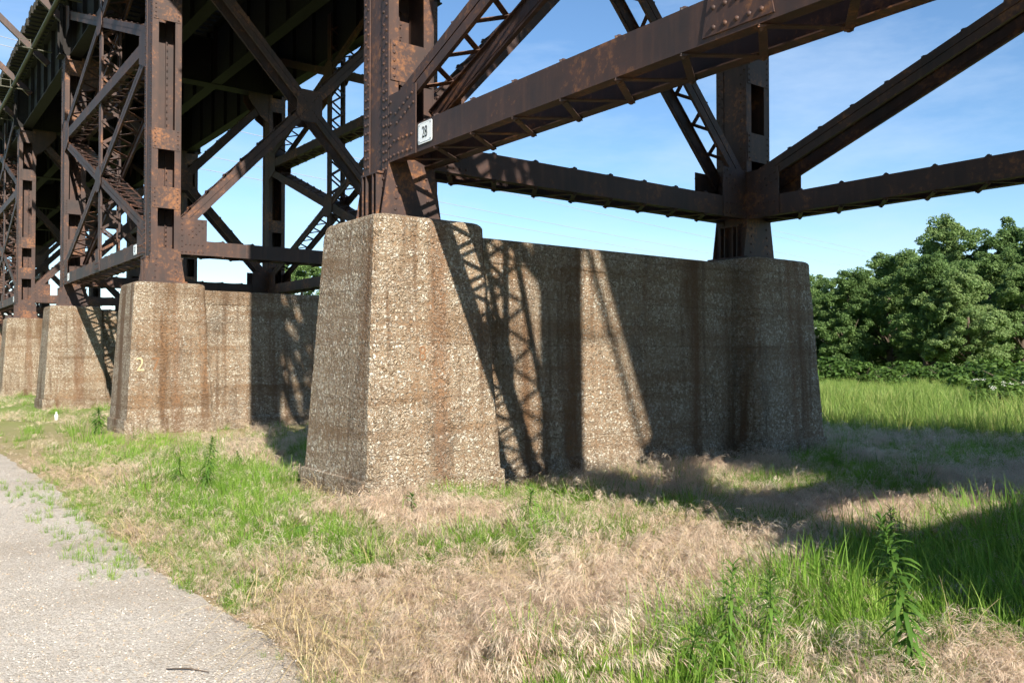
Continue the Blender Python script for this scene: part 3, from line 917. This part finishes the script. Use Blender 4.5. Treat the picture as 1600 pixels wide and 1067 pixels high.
def cheat_clump(seed, n, h, rad=0.12):
    """drooping one-sided seed heads on hair-thin stems"""
    rs = random.Random(seed); B = []
    for i in range(n):
        a = rs.uniform(0, 6.28); r = rad*math.sqrt(rs.random())
        base = Vector((math.cos(a)*r, math.sin(a)*r, -0.02)); az = a + rs.uniform(-1.2, 1.2); d = Vector((math.cos(az), math.sin(az), 0))
        hh = h*rs.uniform(0.5, 1.15); L = rs.uniform(0.2, 0.9)
        pts = [base + d*(L*hh*t**2) + Vector((0, 0, hh*(t - 0.22*t**4))) for t in (0, 0.35, 0.65, 0.85, 1.0)]
        side = Vector((-d.y, d.x, 0)); tone = rs.random()
        B.append((pts, [0.0011, 0.001, 0.0009, 0.0008, 0.0006], side, tone))
        for k_ in range(rs.randint(14, 20)):
            t = rs.uniform(0.55, 1.0)
            q = base + d*(L*hh*t**2) + Vector((0, 0, hh*(t - 0.22*t**4)))
            az2 = az + rs.uniform(-1.0, 1.0); d2 = Vector((math.cos(az2), math.sin(az2), 0))
            ped = rs.uniform(0.012, 0.045); sl = rs.uniform(0.03, 0.055)
            q1 = q + d2*ped + Vector((0, 0, rs.uniform(-0.01, 0.012)))
            dr = rs.uniform(0.1, 1.0); q2 = q1 + d2*sl*0.5 + Vector((0, 0, -sl*0.4*dr)); q3 = q2 + d2*sl*0.4 + Vector((0, 0, -sl*0.75*dr))
            s2 = Vector((math.cos(az2+1.57+rs.uniform(-.8,.8)), math.sin(az2+1.57+rs.uniform(-.8,.8)), 0))
            B.append(([q, q1, q2, q3], [0.0004, 0.0010, 0.0019, 0.0004], s2, min(1, max(0, tone + rs.uniform(-0.3, 0.3)))))
    for i in range(n // 2):                                       # withered leaves at the foot
        a = rs.uniform(0, 6.28)
        B.append(blade(rs, Vector((rs.uniform(-rad,rad)*.7, rs.uniform(-rad,rad)*.7, -0.01)), h*rs.uniform(0.25, 0.5), rs.uniform(0.6, 1.6), 0.004, a))
    return ribbon_mesh('cheat', M['cheat'], B)
def straw_clump(seed):
    rs = random.Random(seed); B = []
    for i in range(9):
        B.append(blade(rs, Vector((rs.uniform(-.1,.1), rs.uniform(-.1,.1), 0.02)), rs.uniform(0.16, 0.42), rs.uniform(1.0, 3.0), 0.0035, rs.uniform(0, 6.28), 5, 0.9))
    return ribbon_mesh('straw', M['straw'], B)

src_cheat = src_collection('cheat_source', [cheat_clump(s_, 8, 0.30) for s_ in range(4)] + [cheat_clump(s_ + 50, 34, 0.30, 0.30) for s_ in range(8)])
src_green = src_collection('green_source', [green_clump(s_, 22, 0.34, 0.10, 0.0085, M['green'], 'green') for s_ in range(20, 24)] + [green_clump(s_, 80, 0.34, 0.26, 0.0085, M['green'], 'green') for s_ in range(24, 30)])
src_field = src_collection('field_source', [green_clump(s_, 34, 0.75, 0.26, 0.018, M['field'], 'field') for s_ in range(40, 44)])
src_straw = src_collection('straw_source', [straw_clump(s_) for s_ in range(60, 64)])

def scatter(name, src, nsrc, pts, label=None):
    """one object: clumps placed at pts = [(x, y, z, scale)]"""
    me = bpy.data.meshes.new(name)
    n = len(pts)
    me.vertices.add(n); me.vertices.foreach_set('co', np.array([q[:3] for q in pts], dtype=np.float32).ravel())
    rs = np.random.RandomState(len(name))
    a = me.attributes.new('scl', 'FLOAT', 'POINT'); a.data.foreach_set('value', np.array([q[3] for q in pts], dtype=np.float32))
    a = me.attributes.new('rot', 'FLOAT_VECTOR', 'POINT')
    rv = np.stack([rs.uniform(-0.28, 0.28, n), rs.uniform(-0.28, 0.28, n), rs.uniform(0, 6.28, n)], 1)
    a.data.foreach_set('vector', rv.astype(np.float32).ravel())
    a = me.attributes.new('idx', 'INT', 'POINT'); lo = np.array([q[4] if len(q) > 4 else 0 for q in pts]); hi = np.array([q[5] if len(q) > 5 else nsrc for q in pts])
    a.data.foreach_set('value', (lo + rs.uniform(0, 1, n)*(hi - lo)*0.999).astype(np.int32))
    o = bpy.data.objects.new(name, me); COL.objects.link(o); o['kind'] = 'stuff'
    if label: o['label'] = label; o['category'] = 'grass'
    ng = bpy.data.node_groups.new(name, 'GeometryNodeTree')
    ng.interface.new_socket('Geometry', in_out='INPUT', socket_type='NodeSocketGeometry')
    ng.interface.new_socket('Geometry', in_out='OUTPUT', socket_type='NodeSocketGeometry')
    gi = ng.nodes.new('NodeGroupInput'); go = ng.nodes.new('NodeGroupOutput')
    ip = ng.nodes.new('GeometryNodeInstanceOnPoints'); ci = ng.nodes.new('GeometryNodeCollectionInfo')
    ci.inputs['Collection'].default_value = src; ci.inputs['Separate Children'].default_value = True; ci.inputs['Reset Children'].default_value = True
    def attr(nm, ty):
        q = ng.nodes.new('GeometryNodeInputNamedAttribute'); q.data_type = ty; q.inputs['Name'].default_value = nm
        return next(s_ for s_ in q.outputs if s_.enabled and s_.name == 'Attribute')
    ip.inputs['Pick Instance'].default_value = True
    ng.links.new(gi.outputs[0], ip.inputs['Points']); ng.links.new(ci.outputs[0], ip.inputs['Instance'])
    ng.links.new(attr('idx', 'INT'), ip.inputs['Instance Index'])
    e2r = ng.nodes.new('FunctionNodeEulerToRotation'); ng.links.new(attr('rot', 'FLOAT_VECTOR'), e2r.inputs[0])
    ng.links.new(e2r.outputs[0], ip.inputs['Rotation']); ng.links.new(attr('scl', 'FLOAT'), ip.inputs['Scale'])
    ng.links.new(ip.outputs[0], go.inputs[0])
    md = o.modifiers.new('scatter', 'NODES'); md.node_group = ng
    return o

def in_pier(x, y, pad=0.0):
    for n in range(29, 22, -1):
        dy = y - (bent_y(n) - 0.14)
        if abs(dy) > 1.0: continue
        for s in (-1, 1):
            if abs(x - (CX - 0.02 + s*HALF)) < 0.9 + pad and abs(dy) < 0.86 + pad: return True
        if abs(x - CX) < HALF and abs(dy) < 0.44 + pad: return True
    return False
def in_view(x, y, m=0.12):
    zc = x*math.sin(YAW) + y*math.cos(YAW); xc = x*math.cos(YAW) - y*math.sin(YAW)
    return zc > 1.5 and abs(xc/zc) < 0.61 + m + 0.6/zc
rs = random.Random(99)
cheat = []; green = []; straw = []; field = []; short = []
def nz2(x, y, f, o=0.0): return noise.noise((x*f, y*f, o))
def sow(big, count):
    """big patches fill the open ground, small clumps follow the path and the piers"""
    for _ in range(count):
        x = rs.uniform(1.2, 15.6); y = rs.uniform(-1.5, 50) if rs.random() < 0.4 else rs.uniform(-1.5, 14)
        if not in_view(x, y): continue
        d = math.hypot(x, y)
        if rs.random() > min(1.0, (6.5/d)**1.15): continue
        if in_pier(x, y, 0.03): continue
        k_ = x - path_edge(y)
        edge = k_ < 0.42 or in_pier(x, y, 0.30)
        if big == edge: continue
        if k_ < -0.16 + 0.22*nz2(x, y, 2.2, 4):
            if k_ > -0.75 and 6.5 < y < 12.5 and rs.random() < 0.25: green.append((x, y, gz(x, y) + 0.01, rs.uniform(0.15, 0.4), 0, 4))
            continue
        grow = min(1.0, 0.5 + k_*0.6) * (0.9 + 0.35*nz2(x, y, 0.8, 7) + 0.35*nz2(x, y, 2.6, 8))
        gr = nz2(x, y, 0.6, 1.0) + 0.7*nz2(x, y, 1.9, 2.0)
        belt = max(0, 1 - abs(x - 3.3)/1.3) * max(0, min(1, (y - 7.5)/2)) * max(0, min(1, (20 - y)/3))
        near_p = 1.0 if in_pier(x, y, 0.55) else 0.0
        if near_p: grow *= 0.42 if k_ < 4 else 0.6
        right = max(0, min(1, (x - 4.0)/1.2)) * max(0, min(1, (4.0 - y)/1.0))
        g_ = 1.5*gr + 0.9*belt + 0.5*near_p + 0.7*right + 0.20
        z = gz(x, y); ci = (4, 12) if big else (0, 4); gi_ = (4, 10) if big else (0, 4)
        if g_ > rs.uniform(0.0, 0.5):
            green.append((x, y, z, grow*rs.uniform(0.55, 1.0)*(1 + 0.8*right*rs.random()), *gi_))
            if rs.random() < 0.4: cheat.append((x, y, z, grow*rs.uniform(0.9, 1.25), 0, 4))
        else:
            cheat.append((x, y, z, grow*rs.uniform(0.75, 1.15), *ci))
            if rs.random() < (0.45 if big else 0.15): straw.append((x, y, z + 0.04, rs.uniform(0.7, 1.2)))
            if rs.random() < (0.6 if big else 0.25): green.append((x + rs.uniform(-.1,.1), y, z, grow*rs.uniform(0.4, 0.85), 0, 4))
sow(True, 16000); sow(False, 90000)
for _ in range(40000):
    x = rs.uniform(14.8, 75); y = rs.uniform(-2, 50)
    if not in_view(x, y, 0.03): continue
    d = math.hypot(x, y)
    if d > 62 or rs.random() > (15.0/d)**1.3: continue
    if (x - 8) * 0.79 < y * 0.2 : pass
    field.append((x, y, gz(x, y), rs.uniform(0.55, 1.15)*(1.0 + 0.35*nz2(x, y, 0.2))*min(1.0, 0.4 + (x-14.8)*0.2)*(1.0 if d < 28 else 0.6)))
print('clumps', len(cheat), len(green), len(straw), len(field), len(short))
scatter('cheatgrass', src_cheat, 12, cheat, 'dry pinkish tan cheatgrass covering the ground round the piers')
scatter('green_grass', src_green, 10, green, 'fresh green grass growing among the dry grass and by the piers')
scatter('fallen_straw', src_straw, 4, straw, 'pale bent straw lying over the dry grass')
scatter('field_grass', src_field, 4, field, 'tall bright green field grass beyond the viaduct')

# loose stones on the path
def stone_mesh(seed):
    bm = bmesh.new(); bmesh.ops.create_icosphere(bm, subdivisions=1, radius=1.0); r_ = random.Random(seed)
    for v in bm.verts: v.co *= r_.uniform(0.7, 1.15); v.co.z *= 0.6
    me = bpy.data.meshes.new('stone'); bm.to_mesh(me); bm.free()
    me.materials.append(M['stone%d' % (seed % 3)]); return me
M['stone0'] = mat_plain('pale_stone', (0.54, 0.49, 0.43), 0.9); M['stone1'] = mat_plain('grey_stone', (0.42, 0.37, 0.32), 0.9); M['stone2'] = mat_plain('tan_stone', (0.42, 0.33, 0.24), 0.9)
src_stone = src_collection('stone_source', [stone_mesh(s_) for s_ in range(6)])
st = []
for _ in range(60000):
    x = rs.uniform(0.0, 2.2); y = rs.uniform(2.8, 14)
    if not in_view(x, y, 0.05) or x > path_edge(y) + 0.12: continue
    d = math.hypot(x, y)
    if rs.random() > (4.0/d)**1.2: continue
    st.append((x, y, -0.008 + 0.012*noise.noise((x*0.9, y*0.9, 1.0)), 0.002 + 0.006*rs.random()**4))
o = scatter('loose_gravel', src_stone, 6, st); o['label'] = 'loose limestone chips lying on the gravel path'; o['category'] = 'gravel'

# ------------------------------------------------------------------ single plants
def weed(loc, h, label, seed, n=None, leaf=0.09, lean=0.0, group='leafy weeds in the grass'):
    """upright stalk set all round with narrow leaves, tightest at the tip"""
    r_ = random.Random(seed); e = empty('leafy_weed', loc); n = n or int(60 + 70*h)
    lean = lean or r_.uniform(-0.22, 0.22); bend = r_.uniform(-0.2, 0.2)
    ax = [Vector((lean*h*t*t, bend*h*t*t + 0.02*math.sin(4*t), h*t)) for t in [i/10 for i in range(11)]]
    mb = MB(); mb.tube([a - Vector((0,0,0.02)) if i == 0 else a for i, a in enumerate(ax)], [0.0065*(1 - 0.7*i/10) for i in range(11)], 6)
    mb.build('stalk', M['weed'], e, True)
    B = []
    for i in range(n):
        t = 0.12 + 0.88*(i/n)**0.8; f = t*10; j = min(9, int(f)); base = ax[j].lerp(ax[j+1], f-j)
        az = i*2.39996 + r_.uniform(-0.3, 0.3); d = Vector((math.cos(az), math.sin(az), 0))
        L = leaf*r_.uniform(0.55, 1.25)*(1.0 if t < 0.75 else 1.0 - 2.2*(t-0.75)) + 0.015
        up = 0.35 + 1.1*max(0, t - 0.6)*2.2 - 0.4*(1-t)
        pts = [base + d*L*q + Vector((0, 0, L*(up*q - 0.75*q*q))) for q in (0, 0.3, 0.6, 0.85, 1.0)]
        w = L*0.085
        B.append((pts, [w*0.35, w, w*0.95, w*0.5, 0.0004], Vector((-d.y, d.x, r_.uniform(-.3,.3))), r_.random()))
    link('leaves', ribbon_mesh('leaves', M['weed'], B), e)
    tag(e, label, 'weed', group)
def gat(px, py, z=0.0):
    d = 1.6*FPX/(py - 556.4); q = at(px, d); q.z = gz(q.x, q.y); return q
weed(gat(1432, 1100), 0.86, 'tallest leafy weed, its dark stalk standing in the shaded grass', 1, 150, 0.105)
weed(gat(1143, 1072), 0.55, 'upright leafy weed at the sunlit edge of the shade', 2, 90, 0.085)
weed(gat(1210, 1050), 0.50, 'bright leafy weed in green blades beside the upright one', 3, 90, 0.08)
weed(gat(1080, 1085), 0.34, 'short bright weed with a tufted tip in the dry grass', 4, 60, 0.07)
weed(gat(1113, 1105), 0.27, 'smallest tufted weed next to the short bright one', 5, 50, 0.06)
weed(gat(1395, 930), 0.6, 'slim leafy weed in dark grass behind the tallest weed', 12, 80, 0.08)
weed(gat(325, 772), 0.66, 'tall leafy weed in the green strip between two piers', 6, 110, 0.10)
weed(gat(283, 765), 0.42, 'shorter leafy weed next to the tall one between two piers', 7, 80, 0.09)
weed(gat(378, 742), 0.34, 'small leafy weed in green grass below the pier wall', 8, 60, 0.08)
weed(gat(155, 680), 0.50, 'bushy weed at the foot of the pedestal with the painted 2', 9, 110, 0.16)
weed(gat(826, 835), 0.42, 'fern-like weed in front of the pier wall', 10, 90, 0.11)
weed(gat(645, 822), 0.30, 'low leafy weed at the foot of the tall sunlit pedestal', 11, 60, 0.09)
def broadleaf(loc, label):
    e = empty('broadleaf_seedling', loc); mb = MB(); mb.tube([(0,0,-0.02), (0,0,0.12), (0.01,0,0.2)], [0.005, 0.004, 0.003], 5); mb.build('stalk', M['weed'], e, True)
    B = []
    for i in range(7):
        az = i*0.9; d = Vector((math.cos(az), math.sin(az), 0)); L = 0.15
        B.append(([Vector((0,0,0.18)) + d*L*q + Vector((0,0,L*(0.5*q - 0.7*q*q))) for q in (0, .3, .6, .85, 1)], [0.003, 0.02, 0.026, 0.016, 0.001], Vector((-d.y, d.x, 0)), 0.6))
    link('leaves', ribbon_mesh('leaves', M['weed'], B), e); tag(e, label, 'weed', 'leafy weeds in the grass')
broadleaf(gat(480, 862), 'small star shaped broad leaf seedling in the dry grass by the path')

# white flower heads out in the field
for i in range(9):
    q = at(1520 + 9*i + rs.uniform(-8, 8), 24 + rs.uniform(-4, 6)); e = empty('white_flower', q)
    mb = MB(); mb.tube([(0,0,-0.02), (0.01,0,0.4), (0.02,0,0.78)], [0.006, 0.005, 0.004], 5); mb.build('stalk', M['weed'], e, True)
    mb = MB()
    for k_ in range(9):
        a = k_*0.7; r_ = 0.02 + 0.05*(k_ % 3)/2; mb.dome((0.02+math.cos(a)*r_, math.sin(a)*r_, 0.78 + rs.uniform(-.03,.03)), (0,0,1), 0.014, 5)
    mb.build('flower_head', M['flower'], e, True)
    tag(e, 'white flower head on a thin stalk in the sunlit field', 'flower', 'white flowers in the field')

# litter and a fallen twig
q = gat(89, 656); mb = MB()
mb.rings([[(math.cos(a*math.pi/5)*r_, math.sin(a*math.pi/5)*r_, z) for a in range(10)] for z, r_ in ((0, .05), (0.02, .058), (0.17, .058), (0.215, .03), (0.225, .022), (0.26, .022))])
e = empty('plastic_bottle', q); e.scale = (0.75, 0.75, 0.75); mb.build('body', M['plastic'], e, True)
mb = MB(); mb.tube([(0,0,0.255), (0,0,0.285)], 0.026, 10); mb.build('cap', M['sign'], e, True)
tag(e, 'small white plastic bottle standing in the dry grass by the brown pier', 'bottle')
a = gat(263, 1041); b_ = gat(330, 1046); mb = MB()
mb.tube([a + Vector((0,0,0.03)), a.lerp(b_, 0.5) + Vector((0.01, 0.01, 0.036)), b_ + Vector((0,0,0.03))], [0.003, 0.0045, 0.002], 5)
tag(mb.build('fallen_twig', M['bark'], None, True), 'thin dark twig lying on the gravel path', 'twig')
